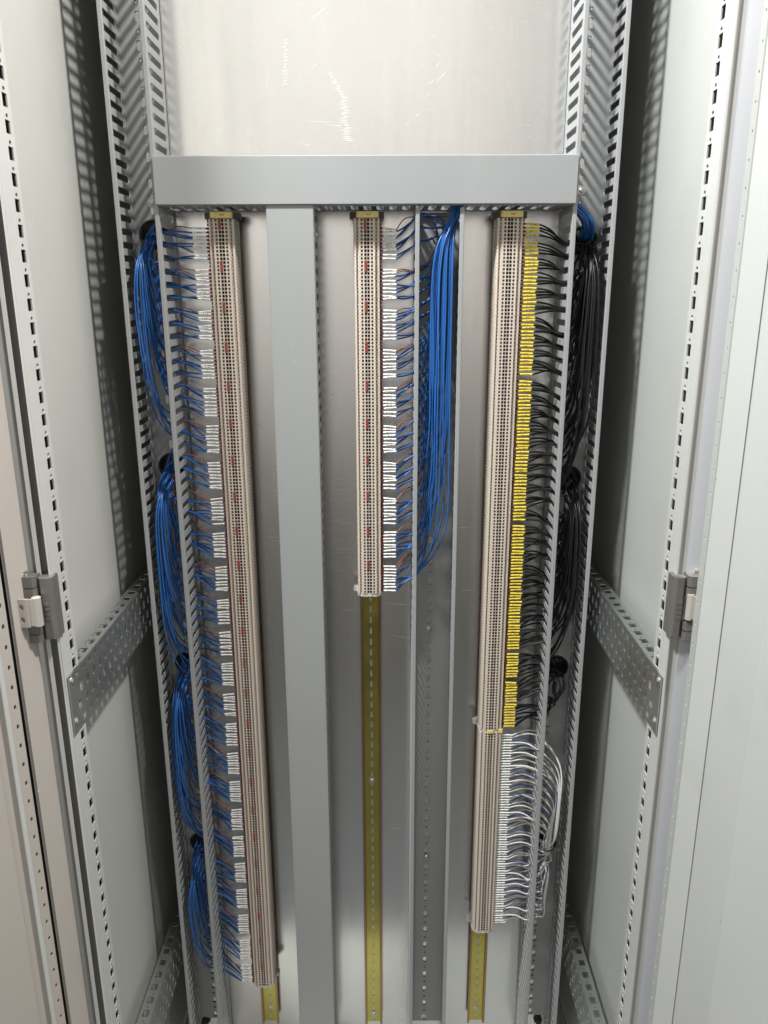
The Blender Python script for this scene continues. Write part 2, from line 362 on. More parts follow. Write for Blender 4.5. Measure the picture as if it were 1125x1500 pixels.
# ------------------------------------------------------------------ DIN rails
RAILX = (-.2245,-.0270,.1678)
YR = 1.1655
def din_rail(xc, z0, z1, label, screws):
    r = empty('din_rail', (xc,DB,z0)); tag(r, label, 'mounting rail', 'yellow passivated mounting rails')
    mb = MB(); mp = lambda u,v,d: (xc+u, YR+.0062+d, v); v = z0
    while v < z1-1e-6:
        hh = min(.0192, z1-v)
        mb.cell(mp, -.0122, v, .0244, hh, [slot(.0122,.0096,.0038,.0112,.0018)] if hh > .019 else [], .001)
        v += hh
    part('rail_web', mb, 'rail_zinc', r)
    for s in (-1,1):
        mb = MB(); pts = [(s*.0122,YR+.0072),(s*.0122,YR+.001),(s*.0128,YR),(s*.0158,YR),(s*.0164,YR+.0006),(s*.0164,YR+.0016),(s*.0134,YR+.0011),(s*.0134,YR+.0072)]
        mb.prism([(xc+a,b) for a,b in pts], z0, z1); part('rail_flange', mb, 'rail_flange', r)
    mb = MB(); mb.box(xc-.008,xc+.008, YR+.0072,DB-.0001, z0+.002, z1-.002)
    part('rail_spacer', mb, 'bracket_zinc', r)
    for sz in screws:
        o = link('screw', SCREW, r); o.location = Vector((xc,YR+.0062,sz))-r.location
    return r
din_rail(RAILX[0], .150, 1.598, 'yellow passivated rail under the left terminal strip, only its bottom stub showing', [.183])
din_rail(RAILX[1], .149, 1.598, 'long bare yellow rail running down below the short middle terminal strip', [.683,.168])
din_rail(RAILX[2], .152, 1.598, 'yellow passivated rail showing below the white wired terminal strip on the right', [.182])
# ------------------------------------------------------------------ terminals
YT = 1.120; PT = .00494
PROF = [(.0110,0),(.0112,.0032),(.0145,.0036),(.0148,.0012),(.0170,.0016),(.0176,.0060),(.0184,.0105),(.0186,.0170),(.0188,.0300),(.0172,.0345),(.0172,.0445)]
def terminal_mesh(wired=0, tab='ferrule_red'):
    mb = MB(); th = .00462; z0 = -th/2
    full = PROF+[(-a,b) for a,b in PROF[::-1]]
    # caps of the slice
    for z, rev in ((z0,1),(-z0,0)):
        p = [(a,b,z) for a,b in full]; mb.face(p[::-1] if rev else p, 1)
    # front face with two screw wells and two bridge slots
    holes = [ngon(.0110+sx,th/2,0.0017,0.0017,10) for sx in (-.0069,.0069)]+[[(.0110+a,.0005),(.0110+b,.0005),(.0110+b,th-.0005),(.0110+a,th-.0005)] for a,b in ((-.0036,-.0004),(.0004,.0036))]
    polys = [[Vector((0,0,0)),Vector((.022,0,0)),Vector((.022,th,0)),Vector((0,th,0))]]+[[Vector((a,b,0)) for a,b in h] for h in holes]
    pts = sum(polys, [])
    i = len(mb.v); mb.v += [(p.x-.0110, 0, z0+p.y) for p in pts]
    for tr in tessellate_polygon(polys): mb.f.append(tuple(i+k for k in tr)); mb.m.append(0)
    for q, h in enumerate(holes):
        dep = .0026 if q < 2 else .005
        a = [(x-.0110,0,z0+z) for x,z in h]; b = [(x,dep,z) for x,_,z in a]; n = len(h)
        for k in range(n): mb.face([a[k],a[(k+1)%n],b[(k+1)%n],b[k]], 2)
        mb.face(b, 2)
        if q < 2:                                                  # slotted screw down in the well
            cx = h[0][0]-.0110-.0017; mb.lathe((cx,dep-.0002,0),(0,-1,0),[(.0012,0),(.0010,.0004)],8,3)
            mb.box(cx-.0011,cx+.0011,dep-.0008,dep-.0006,-.0002,.0002,2)
    # side faces; the outer slopes carry test and wire openings
    for s in (-1,1):
        for k in range(len(PROF)-1):
            (a,b),(c,d) = PROF[k],PROF[k+1]
            q = [(s*a,b,z0),(s*c,d,z0),(s*c,d,-z0),(s*a,b,-z0)]
            if k in (1,6):
                A = Vector((s*a,b,0)); B = Vector((s*c,d,0)); dr = (B-A); l = dr.length; dr /= l; nrm = Vector((-dr.y,dr.x,0)); nrm = nrm if nrm.x*s < 0 else -nrm
                l0,l1 = {1:(l*.3,l*.7),6:(l*.25,l*.8)}[k]
                polys = [[Vector((0,0,0)),Vector((l,0,0)),Vector((l,th,0)),Vector((0,th,0))],[Vector((l0,.0011,0)),Vector((l1,.0011,0)),Vector((l1,th-.0011,0)),Vector((l0,th-.0011,0))]]
                pts = sum(polys, []); i = len(mb.v); mb.v += [tuple(A+dr*p.x+Vector((0,0,z0+p.y))) for p in pts]
                for tr in tessellate_polygon(polys): mb.f.append(tuple(i+j for j in tr)); mb.m.append(0)
                hp = [A+dr*p.x+Vector((0,0,z0+p.y)) for p in polys[1]]; bp = [p+nrm*.002 for p in hp]
                for j in range(4): mb.face([hp[j],hp[(j+1)%4],bp[(j+1)%4],bp[j]], 2)
                mb.face(bp, 2)
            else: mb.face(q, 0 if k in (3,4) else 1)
    (a,b) = PROF[-1]; mb.face([(-a,b,z0),(a,b,z0),(a,b,-z0),(-a,b,-z0)], 1)
    if wired: a0,a1 = sorted((wired*.0180,wired*.0202)); mb.box(a0,a1,.0058,.0120,-.0018,.0018,4)
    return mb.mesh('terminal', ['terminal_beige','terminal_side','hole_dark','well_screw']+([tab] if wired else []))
TERMS = [terminal_mesh(-1), terminal_mesh(1), terminal_mesh(1,'ferrule_orange'), terminal_mesh()]
mb = MB(); mb.box(-.0038,-.0003,-.0012,.002,-1.5*PT+.0003,1.5*PT-.0003,0,.0003)
for k in (-1,0,1): mb.box(-.0026,-.0012,-.0016,-.0012,k*PT-.0012,k*PT+.0012,0)
JUMP = mb.mesh('jumper', ['jumper_red'])
def clamp_mesh(top):
    """end clamp: profile slice slightly proud of the terminals, feet that grip the rail"""
    mb = MB(); g = .0014; h = .0082 if top else .0055
    pr = [(.0125,-.0022),(.0150,.0005),(.0175,.0035),(.0215,.0085),(.0235,.0100),(.0235,.0290),(.0205,.0345),(.0205,.0445)] if top else [(.0105,.0012),(.0150,.0035),(.0182,.0075),(.0194,.0128),(.0194,.0300),(.0190,.0345),(.0190,.0445)]
    mb.prism(pr+[(-a,b) for a,b in pr[::-1]], -h/2, h/2, 0)
    if not top:
        mb.prism([(-.0262,.030),(-.0190,.026),(-.0190,.040),(-.0262,.037)], -.004,.003,0)
        mb.prism([(.0190,.026),(.0245,.028),(.0245,.036),(.0190,.040)], -.0035,.0035,0)
        mb.box(-.003,.003,-.0005,.004,-.002,.002,0)
    return mb
def strip(xc, z_top, n, label, jumps=(), top='dark', bottom=True, term=3):
    r = empty('terminal_strip', (xc,YT,z_top)); tag(r, label, 'terminal strip', 'terminal strips clipped on the rails')
    for k in range(n):
        o = link('terminal', TERMS[term], r, (random.uniform(-.00012,.00012), random.uniform(-.0002,.0001), -(k+.5)*PT))
    for k in jumps: link('jumper', JUMP, r, (0,0,-(k+1.5)*PT))
    if top == 'dark':
        link('end_clamp', clamp_mesh(True).mesh('end_clamp', ['clamp_dark']), r, (0,0,.0043))
        mb = MB(); mb.prism([(-.0125,-.0045),(.0150,-.0045),(.0165,-.0025),(.0165,.0008),(-.0105,.0008),(-.0140,-.0025)], .0003,.0083,0)
        mb.prism([(-.0115,-.0053),(-.0060,-.0053),(-.0055,-.0045),(-.0120,-.0045)], .0010,.0076,0)
        for q, (a, w_) in enumerate(((.0000,.0012),(.0022,.0005),(.0036,.0012))):
            mb.box(a, a+w_, -.0047,-.0044, .0033,.0052 if q != 1 else .0040, 1)
        link('marker_plate', mb.mesh('marker_plate', ['label_yellow','print_black']), r)
    elif top == 'split':
        link('end_clamp', clamp_mesh(False).mesh('end_clamp', ['clamp_light']), r, (0,0,.0028))
        mb = MB(); mb.box(-.0052,.0042,-.0022,.003,.0003,.0048,0,.0006); mb.box(.0125,.0195,.000,.009,-.0002,.0058,0,.0008)
        link('marker_plate', mb.mesh('marker_plate', ['label_yellow']), r)
    if bottom: link('end_clamp', clamp_mesh(False).mesh('end_clamp', ['clamp_light']), r, (0,0,-(n*PT)-.0030))
    return r
ZS = 1.5946
NL, NC, NR, NW = 264, 110, 158, 80
strip(RAILX[0], ZS, NL, 'longest beige terminal strip on the left, with red jumpers and wires on its left side', [11*k for k in range(24) if 11*k+3 <= NL], term=0)
strip(RAILX[1], ZS, NC, 'short beige terminal strip in the middle, with red jumpers and a bare rail below', [11*k for k in range(10)], term=1)
strip(RAILX[2], ZS, NR, 'beige terminal strip on the right, wired with black wires in yellow sleeves', (), bottom=False, term=2)
ZW = ZS-NR*PT-.0062
strip(RAILX[2], ZW, NW, 'lower right beige terminal strip with white wires and a small yellow marker on top', (), top='split')
# ------------------------------------------------------------------ wires
def crom(pts, seg=4):
    P = [Vector(p) for p in pts]; P = [P[0]*2-P[1]]+P+[P[-1]*2-P[-2]]; out = []
    for i in range(1, len(P)-2):
        a,b,c,d = P[i-1:i+3]
        n_ = seg
        for k in range(n_):
            t = k/n_; out.append(.5*((2*b)+(c-a)*t+(2*a-5*b+4*c-d)*t*t+(3*b-a-3*c+d)*t**3))
    out.append(P[-2]); return out
def tube_mesh(name, pts, r, m, n=5, seg=4):
    P = crom(pts, seg)
    for _ in range(5):                       # relax the free run of the wire so that it bends softly
        Q = P[:]
        for i in range(3*seg, len(P)-2): Q[i] = P[i]*.5+(P[i-1]+P[i+1])*.25
        P = Q
    v = []; f = []; up = None
    for i, p in enumerate(P):
        t = (P[min(i+1,len(P)-1)]-P[max(i-1,0)]).normalized()
        if up is None: up = t.orthogonal().normalized()
        up = (up-t*up.dot(t)).normalized(); w = t.cross(up)
        for k in range(n):
            a = 2*math.pi*k/n; v.append(p+up*(r*math.cos(a))+w*(r*math.sin(a)))
        if i:
            o = (i-1)*n
            for k in range(n): j = (k+1)%n; f.append((o+k,o+j,o+n+j,o+n+k))
    f.append(tuple(range(n))[::-1]); f.append(tuple((len(P)-1)*n+k for k in range(n)))
    return v, f
def sleeve_variants(length, r, m, nvar):
    out = []
    for q in range(nvar):
        mb = MB(); mb.lathe((0,0,0),(1,0,0),[(r*.9,0),(r,.0005),(r,length-.0005),(r*.9,length)],8,0)
        x = length*random.uniform(.20,.34)
        for k in range(random.choice((4,5,6))):                       # printed characters
            w = random.choice((.0006,.0009,.0012)); zz = r*.40
            if x+w > length*.82: break
            y = -r*.955-.00006
            mb.face([(x,y,-zz),(x+w,y,-zz),(x+w,y,zz*random.choice((.3,1,1))),(x,y,zz)],1)
            x += w+random.choice((.0005,.0007,.0020))
        out.append(mb.mesh('marker_sleeve', [m,'print_black'], False))
    return out
SL_W = sleeve_variants(.0185,.00138,'sleeve_white',8)
SL_S = sleeve_variants(.0135,.00135,'sleeve_white',6)
SL_Y = sleeve_variants(.0185,.00162,'sleeve_yellow',8)
def ferrule_mesh(m):
    mb = MB(); mb.lathe((0,0,0),(1,0,0),[(.0011,-.003),(.0011,0),(.0013,.0022),(.0014,.0034),(.0012,.0036)],8); return mb.mesh('ferrule',[m])
FER_R = ferrule_mesh('ferrule_red'); FER_O = ferrule_mesh('ferrule_orange'); FER_W = ferrule_mesh('sleeve_white')
def wire(name, label, group, m, r, xs, side, z, tail, sleeves, fer, slen, dz=0., yy=1.1262):
    """one wire from its terminal through ferrule and sleeve along the points of tail; side -1 = leaves to the left"""
    p0 = Vector((xs+side*.0180, yy+random.uniform(-.0004,.0004), z))
    ext = random.uniform(-.0006,.0016)
    d = Vector((side, random.uniform(-.02,.05), dz/.02)).normalized()
    s0 = p0+d*(.0032+ext); s1 = s0+d*slen
    pts = [p0, s0, s1, s1+d*.002]+[Vector(t) for t in tail]
    v, f = tube_mesh(name, pts, r, m, 6 if r > .001 else 5, 6 if 'black' in m or 'white' in m else 5)
    me = bpy.data.meshes.new(name); me.from_pydata([tuple(q-p0) for q in v], [], f); me.materials.append(M[m])
    me.polygons.foreach_set('use_smooth',[True]*len(f)); me.update()
    o = link(name, me, None, p0); tag(o, label, 'wire', group)
    q = Vector((1,0,0)).rotation_difference(d)
    # keep the printed side towards the room
    for nm, mesh_, off in (('ferrule',fer,.0),('marker_sleeve',random.choice(sleeves),.0032+ext)):
        c = link(nm, mesh_, o, d*off)
        ang = math.atan2(d.z, d.x)
        c.rotation_euler = (0,-ang,0) if side > 0 else (0,-ang+math.pi*0,0)
        if side < 0:      # mirrored half turn about the depth axis keeps -Y facing out
            c.rotation_euler = (0,-ang,0)
    return o
def slot_z(z): return ZB+SP*(math.floor((z-ZB)/SP)+.5)
U = random.uniform
STRIPN = {'L':'left terminal strip','C':'middle terminal strip'}
SUB = [0,1,2,3,4,5,6,7,8]; SUBG = [0,0,0,0,1,1,1,2,2]
def left_tail(z, zs, brown, zh):
    hx = -.333; xw = -.302; L = max(zh-zs, .0)
    yw = U(1.137,1.158)
    sag = U(-.001,.002)
    if brown:
        zt = zs+U(-.001,.003); t = [(-.287,U(1.125,1.14),z*.5+zt*.5+U(.001,.005)),(xw+.001,yw,zt),(-.312,yw+.004,zt+U(.0,.005))]
    else:
        zt = zs+U(-.0030,.0030); t = [(-.287,(yw+1.132)/2,z*.48+zt*.52+sag),(xw+.001,yw,zt),(-.312,yw+.001,zt+U(.001,.005))]
    if L < .05:
        t += [(-.322,1.150,zs+.012+L*.3),(hx+U(-.01,.01),1.158,zh-.006+U(-.004,.004)),(hx+U(-.009,.009),1.182,zh+U(-.009,.008)),(hx,1.23,zh)]
        return t
    far = min(1, L/.33)
    if brown:
        bx = -.325+U(-.016,.012); by = 1.155
        t += [(bx+.004,by-.006,zs+.014+U(0,.01)),(bx,by-.01,zs+min(.06,L*.55)),(bx,by,zs+.8*L)]
    else:
        sprd = U(-.5,.5)
        bx = -.317-.027*far+sprd*.016*(.6+.4*far); bx = max(bx,-.3555); by = 1.135-.022*far+U(-.012,.010)
        pe = min(.115, L*.55)*U(.85,1.1)
        t += [(.5*bx-.1565, .5*(by+yw), zs+.22*pe), (bx+.004, by+.006, zs+.60*pe)]
        top = zh-.045
        if top-(zs+pe) > .05:
            n = 1+int((top-zs-pe)/.08)
            for k in range(n): t.append((bx+U(-.0012,.0012)-.002*math.sin(math.pi*k/max(1,n)), by+U(-.001,.001), zs+pe+(top-zs-pe)*k/n))
        t.append((bx*.7+hx*.3, by, top+.004))
    t += [(hx+(U(-.012,.010)), 1.150+U(-.008,.006), zh-.014+U(-.005,.004)),(hx+U(-.012,.012),1.176,zh+U(-.010,.006)),(hx+U(-.008,.008),1.20,zh+U(-.006,.006)),(hx,1.24,zh)]
    return t
for g in range(24):
    hz = [h[1] for h in HOLES_L]
    zc = ZS-(11*g+6.5)*PT
    zh = [h for h in hz if h > zc-.004]; zh = min(zh) if zh else hz[0]
    for s_ in SUB:
        idx = 11*g+2+s_
        if idx+1 > NL: continue
        z = ZS-(idx+.5)*PT; mid = ZS-(11*g+2+(1.5,5,7.5)[SUBG[s_]]+.5)*PT
        brown = s_ == 0 or (s_ == 1 and g % 2 == 1)
        zs = slot_z(mid+(.011 if brown else .007))
        name = 'brown_wire' if brown else 'blue_wire'
        lab = (('thin brown wire at the very top of the %s bunch down the left terminal strip' if s_ == 0 else 'lower of two thin brown wires in the %s bunch down the left terminal strip') % ORD[g]) if brown else ('%s blue wire in the %s bunch from the top on the left terminal strip' % (ORD[s_-1-(g % 2)], ORD[g]))
        dz = (mid-z)*.12+U(-.0016,.0016)
        if brown and g > 6: dz = -.0022
        wire(name, lab, 'brown wires on the terminal strips' if brown else 'blue wires on the terminal strips', 'wire_brown' if brown else ('wire_blue' if random.random() < .85 else 'wire_blue_dark'), .0008 if brown else .00112, RAILX[0], -1, z, left_tail(z, zs, brown, zh), SL_W, FER_R, .0185, dz)
# middle strip: wires run right into the open duct and up to the top duct
def mid_tail(z, zs, brown):
    xw = .0385; yw = U(1.135,1.155)
    zt = zs+U(-.0025,.003)
    if brown: t = [(.024,1.132,z*.4+zt*.6+U(.0015,.004)),(xw+.001,yw,zt),(.048,yw+.004,zt+.004)]
    else: t = [(.0235,(yw+1.132)/2,z*.62+zt*.38-.001),(xw+.001,yw,zt),(.047,yw,zt+.006)]
    L = 1.60-zs; far = min(1,L/.5)
    if brown:
        x = U(.052,.066); t += [(x,1.158,zs+.03*far+.005)]
        if L > .1: t += [(x+.004,1.16,zs+.3*L),(x+.01,1.155,zs+.65*L)]
    else:
        bx = .0925-.034*U(0,1)*(.75+.25*far); by = 1.150-.036*far+U(-.014,.010); pe = min(.14,L*.5)*U(.8,1.1)
        t += [(.5*(.046+bx),.5*(by+yw),zs+.28*pe),(bx-.003,by+.004,zs+.66*pe)]
        top = 1.55
        if top-(zs+pe) > .05:
            n = 1+int((top-zs-pe)/.09)
            for k in range(n):
                f = (zs+pe+(top-zs-pe)*k/n)
                t.append((bx+U(-.0014,.0014)+.004*(1-(f-zs)/L)*0, by+U(-.001,.001), f))
        t += [(bx*.85+.0135,by,top+.01)]
    q = U(-.01,.01); q2 = U(-.012,.012); q3 = U(-.008,.008)
    t += [(.093+q*.5,1.122+U(-.006,.008),1.598+U(-.003,.003)),(.103+q,1.128+q,1.628+q*.4),(.14,1.134+q,1.642+q),(.225,1.134+q,1.636+q*.6),(.246,1.126+q2*.6,1.617+q3*.4),(.262+q3*.5,1.122+q2*.6,1.602+q3*.5),(.2745+q3*.8,1.124+q2,1.587+q*.3),(.279+q3*.9,1.150+q2*.5,1.572+q*.3),(.281+q3,1.19,1.566+q2*.5),(.281,1.23,1.568)]
    return t
for g in range(10):
    for s_ in SUB:
        idx = 11*g+2+s_
        if idx+1 > NC: continue
        z = ZS-(idx+.5)*PT; mid = ZS-(11*g+2+(1.5,5,7.5)[SUBG[s_]]+.5)*PT
        brown = s_ == 0 or (s_ == 1 and g % 2 == 1)
        up = .014 if g == 0 else .008
        zs = slot_z(mid+up+(.004 if brown else 0))
        lab = (('thin brown wire at the very top of the %s bunch down the middle terminal strip' if s_ == 0 else 'lower of two thin brown wires in the %s bunch down the middle terminal strip') % ORD[g]) if brown else ('%s blue wire in the %s bunch from the top on the middle terminal strip' % (ORD[s_-1-(g % 2)], ORD[g]))
        wire('brown_wire' if brown else 'blue_wire', lab, 'brown wires on the terminal strips' if brown else 'blue wires on the terminal strips', 'wire_brown' if brown else ('wire_blue' if random.random() < .85 else 'wire_blue_dark'), .0008 if brown else .00115, RAILX[1], 1, z, mid_tail(z, zs, brown), SL_W, FER_R, .0175, (mid-z)*.12+U(-.0015,.0015))
# right strip, black wires in yellow sleeves
def black_tail(z, zs, zh):
    xw = .2465; yw = U(1.125,1.158); hx = .281; L = zh-zs
    zt = zs+U(-.0026,.0026); t = [(.2285,(yw+1.132)/2,z*.62+zt*.38+.0014),(xw,yw,zt),(.256,yw+.001,zt-.001+U(-.002,.003))]
    if abs(L) < .05:
        t += [(.266,1.15,zs+L*.3),(hx+U(-.012,.01),1.156,zh+U(-.008,.006)),(hx+U(-.01,.01),1.18,zh+U(-.01,.01)),(hx,1.23,zh)]
        return t
    far = min(1,abs(L)/.33); sg = 1 if L > 0 else -1
    bx = .265+.020*far+U(-.011,.010)*(.5+.5*far); bx = min(bx,.2970); by = 1.145-.024*far+U(-.016,.012); pe = min(.14,abs(L)*.5)*U(.8,1.15)
    t += [(.5*(.258+bx),.5*(by+yw),zs+sg*.25*pe),(bx-.002,by+.004,zs+sg*.62*pe)]
    top = zh-sg*.05
    if (top-(zs+sg*pe))*sg > .05:
        n = 1+int(abs(top-zs-sg*pe)/.14)
        for k in range(n): t.append((bx+U(-.0008,.0008),by+U(-.001,.001),zs+sg*pe+(top-zs-sg*pe)*k/n))
    t += [(bx*.7+hx*.3,by,top+.006*sg),(hx+U(-.012,.012),1.150+U(-.01,.006),zh-sg*.014+U(-.005,.004)),(hx+U(-.012,.012),1.176,zh+U(-.01,.008)),(hx+U(-.008,.008),1.20,zh),(hx,1.24,zh)]
    return t
BUN = 0; k = 1; bunches = []
while k < NR:
    n = random.choice((3,4,4,4,5)); bunches.append(list(range(k, min(k+n, NR)))); k += n
    if random.random() < .14: k += 1
for bi, bn in enumerate(bunches):
    mid = ZS-(sum(bn)/len(bn)+.5)*PT
    drop = -.011 if mid > 1.3 else (-.008 if mid > 1.15 else (-.004 if mid > .95 else .003))
    zs = slot_z(mid+drop)
    zh = 1.568 if mid > 1.20 else (1.219 if mid > .93 else .897)
    for q, idx in enumerate(bn):
        z = ZS-(idx+.5)*PT
        wire('black_wire', '%s black wire with yellow sleeve in the %s bunch down the right terminal strip' % (ORD[q], ORD[bi]), 'black wires on the right terminal strip', 'wire_black', .00138, RAILX[2], 1, z, black_tail(z, zs, zh), SL_Y, FER_O, .0178, (mid-z)*.05+U(-.0010,.0010))
# lower right strip, white wires
def white_tail(z, zs, k):
    xw = .2465; yw = U(1.125,1.155); hx = .281; zh = .549; L = zh-zs
    zt = zs+((z-.010)-zs)*.42+U(-.0004,.0004); t = [(.2265,(yw+1.13)/2,z*.72+zt*.28+.0020),(xw-.003,yw,zt+.001),(.254,yw,zt-.006*(1 if L<0 else -1))]
    if abs(L) < .03: return t+[(.268,1.15,zs+L*.4),(hx+U(-.01,.01),1.155,zh+U(-.006,.006)),(hx,1.18,zh+U(-.008,.008)),(hx,1.23,zh)]
    sg = 1 if L > 0 else -1; far = min(1,abs(L)/.25)
    bx = .264+.023*far+U(-.002,.002); by = 1.145-.03*far+U(-.005,.005)
    if sg < 0:      # from above: arc out to the right and down into the grommet
        t += [(.272+.012*far,by,zs-.018-.02*far),(bx,by,zs+.45*L),(bx*.8+hx*.2,by+.01,zs+.8*L)]
    else:           # hangs below the grommet and turns up
        t += [(.270+.008*far,by,zs+.010),(bx-.002,by,zs+.35*L),(hx*.6+bx*.4,by+.004,zs+.7*L)]
    t += [(hx+U(-.008,.008),1.15,zh-sg*.016+U(-.004,.004)),(hx+U(-.01,.01),1.176,zh+U(-.01,.008)),(hx,1.23,zh)]
    return t
CNT = {}
for k in range(1, NW-2):
    z = ZW-(k+.5)*PT; white = (k % 3) != 0; zs = slot_z(z-.010)
    nm = 'white_wire' if white else 'slate_blue_wire'
    CNT[white] = CNT.get(white,0)+1
    wire(nm, '%s %s wire from the top on the lower right terminal strip' % (ORD[CNT[white]-1], 'white' if white else 'thin slate blue'), 'white and slate wires on the lower right terminal strip', 'wire_white' if white else 'wire_grey', .00122 if white else .0010, RAILX[2], 1, z, white_tail(z, zs, k), SL_S, FER_W, .0140, U(-.0006,.0006))
# ------------------------------------------------------------------ cabinet body
cab = empty('electrical_cabinet', (-.0275,1.1,.05)); tag(cab, 'tall light grey steel electrical cabinet standing open with both doors swung back', 'electrical cabinet')
DPF, DPB = .838, .880
def side(sgn):
    X = XL if sgn < 0 else XR; px = X+sgn*.036
    mb = MB(); mb.box(min(px,px+sgn*.0015),max(px,px+sgn*.0015), .862,1.42,.05,2.65); part('side_panel', mb, 'cabinet_paint', cab)
    # perforated inner face of the corner post
    mb = MB(); mp = lambda u,v,d: (X+sgn*d, DPF+.002+u, v); v = .05; Wd = DPB-DPF-.002
    while v < 2.64:
        mb.cell(mp, 0, v, Wd, .025, [[(Wd-.0175,.005),(Wd-.0065,.005),(Wd-.0065,.0180),(Wd-.0175,.0180)], ngon(Wd-.012,.0219,.0027,.0024,8)] , .0015, edges='r'); v += .025
    a = X+sgn*.0015
    mb.box(min(X,a),max(X,a),DPF,DPF+.002,.05,2.65)
    mb.box(min(a,px-sgn*.001),max(a,px-sgn*.001), DPB-.0015,DPB,.05,2.65); mb.box(min(a,px-sgn*.001),max(a,px-sgn*.001), .856,.8575,.05,2.65)
    part('corner_post', mb, 'post_paint', cab)
    mb = MB(); mb.box(min(X+sgn*.005,X+sgn*.007),max(X+sgn*.005,X+sgn*.007),.8585,.8782,.05,2.65); part('hole_shade_strip', mb, 'rubber_and_shade', cab)  # added black strip standing in for shade inside the punched holes
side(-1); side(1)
mb = MB(); mb.box(-.45,.40,1.42,1.422,.05,2.65); part('back_panel', mb, 'cabinet_paint', cab)
mb = MB(); mb.box(XL-.034,XR+.034,.862,1.42,.03,.049); part('bottom_panel', mb, 'cabinet_paint', cab)
mb = MB(); mb.box(XL-.038,XR+.038,.84,1.42,2.651,2.67); part('shade_roof', mb, 'cabinet_paint', cab)  # unseen roof, added at this height to darken the cavity
# folded front edges, hinges and doors are placed from the photo's verticals
def vstrips(pts, y, th, name, mt, root, z0=.03, z1=2.65):
    """closed folded sheet through (photo x at row y, depth) points, extruded vertically"""
    P = [(PXD(x,y,D)[0] if abs(x) > 2 or x == 0 else x, D) for x,D in pts]
    n = []
    for i in range(len(P)):
        a = Vector(P[max(i-1,0)]); b = Vector(P[min(i+1,len(P)-1)]); d = (b-a).normalized(); n.append(Vector((-d.y,d.x)))
    sgn = 1 if n[0].y > 0 else -1
    back = [(p[0]+q.x*sgn*th, p[1]+q.y*sgn*th) for p,q in zip(P,n)]
    mb = MB(); m_ = len(P)
    for i in range(m_-1):
        mb.prism([P[i],P[i+1],back[i+1],back[i]], z0, z1)
    return part(name, mb, mt, root)
YL, YRR = 1100, 700
vstrips([(XL-.0003,.8384),(104.5,.8372)], YL, .0015, 'post_lip', 'post_paint', cab)
vstrips([(104.5,.8386),(104.2,.852),(93.5,.852)], YL, .0012, 'gasket_channel', 'recess_paint', cab)
vstrips([(93.8,.850),(93.2,.838),(90.2,.838),(89.8,.850)], YL, .0012, 'sealing_rib', 'post_paint', cab)
vstrips([(90.1,.851),(74.5,.851)], YL, .0012, 'gasket_channel', 'recess_paint', cab)
dl = empty('cabinet_door_left', (0,0,0)); dl.name = 'door'; dl.parent = cab; dl.matrix_parent_inverse = Matrix.Translation(-cab.location)
dr_ = empty('door', (0,0,0)); dr_.parent = cab; dr_.matrix_parent_inverse = Matrix.Translation(-cab.location)
vstrips([(75.5,.845),(75.0,.834),(46,.802),(44.8,.808)], YL, .0015, 'door_edge', 'door_paint_warm_lit', dl)
vstrips([(46,.815),(36,.805)], YL, .004, 'door_gasket', 'rubber_and_shade', dl)
def door_frame(x0, D0, x1, D1, y, holefrac, pitch, hw, hh, name='door_frame', root=None, mt='door_paint_warm_lit', zo=.03):
    A = Vector(PXD(x0,y,D0)[:1]+(D0,)); B = Vector(PXD(x1,y,D1)[:1]+(D1,)); d = B-A; l = d.length; d /= l; nb = Vector((-d.y,d.x)); nb = nb if nb.y > 0 else -nb
    mb = MB(); mp = lambda u,v,t: (A.x+d.x*u+nb.x*t, A.y+d.y*u+nb.y*t, v); v = zo
    while v < 2.64:
        mb.cell(mp, 0, v, l, pitch, [slot(l*holefrac, pitch/2, hw, hh, min(hw,hh)*.4)], .0015, edges='lr'); v += pitch
    return part(name, mb, mt, root)
door_frame(38.5,.800, 22,.786, YL, .42, .025, .0034,.0062, root=dl)
vstrips([(22,.786),(20.5,.780),(17.5,.779),(15.8,.785)], YL, .0012, 'frame_rib', 'post_paint', dl)
vstrips([(15.9,.785),(-4,.776),(-4.4,.7745),(-140,.700)], YL, .0015, 'door_panel', 'door_paint_warm_lit', dl)
# right side
vstrips([(XR+.0003,.8384),(1006.0,.8372)], YRR, .0015, 'post_lip', 'post_paint', cab)
vstrips([(1006.0,.8386),(1008.5,.8412)], YRR, .0012, 'gasket_channel', 'recess_paint', cab)
vstrips([(1008.5,.8412),(1021,.8385)], YRR, .0012, 'sealing_rib', 'recess_paint', cab)
vstrips([(1021,.8385),(1021.6,.834),(1050,.832)], YRR, .0012, 'frame_flange', 'recess_reflection', cab)
door_frame(1041.5,.812, 1049,.790, YRR, .55, .025, .0040,.0036, root=dr_, mt='cabinet_paint')
vstrips([(1049,.790),(1084,.770)], YRR, .0015, 'frame_rib', 'post_paint', dr_)
vstrips([(1084,.773),(1150,.700),(1260,.62)], YRR, .0015, 'door_panel', 'post_paint', dr_)
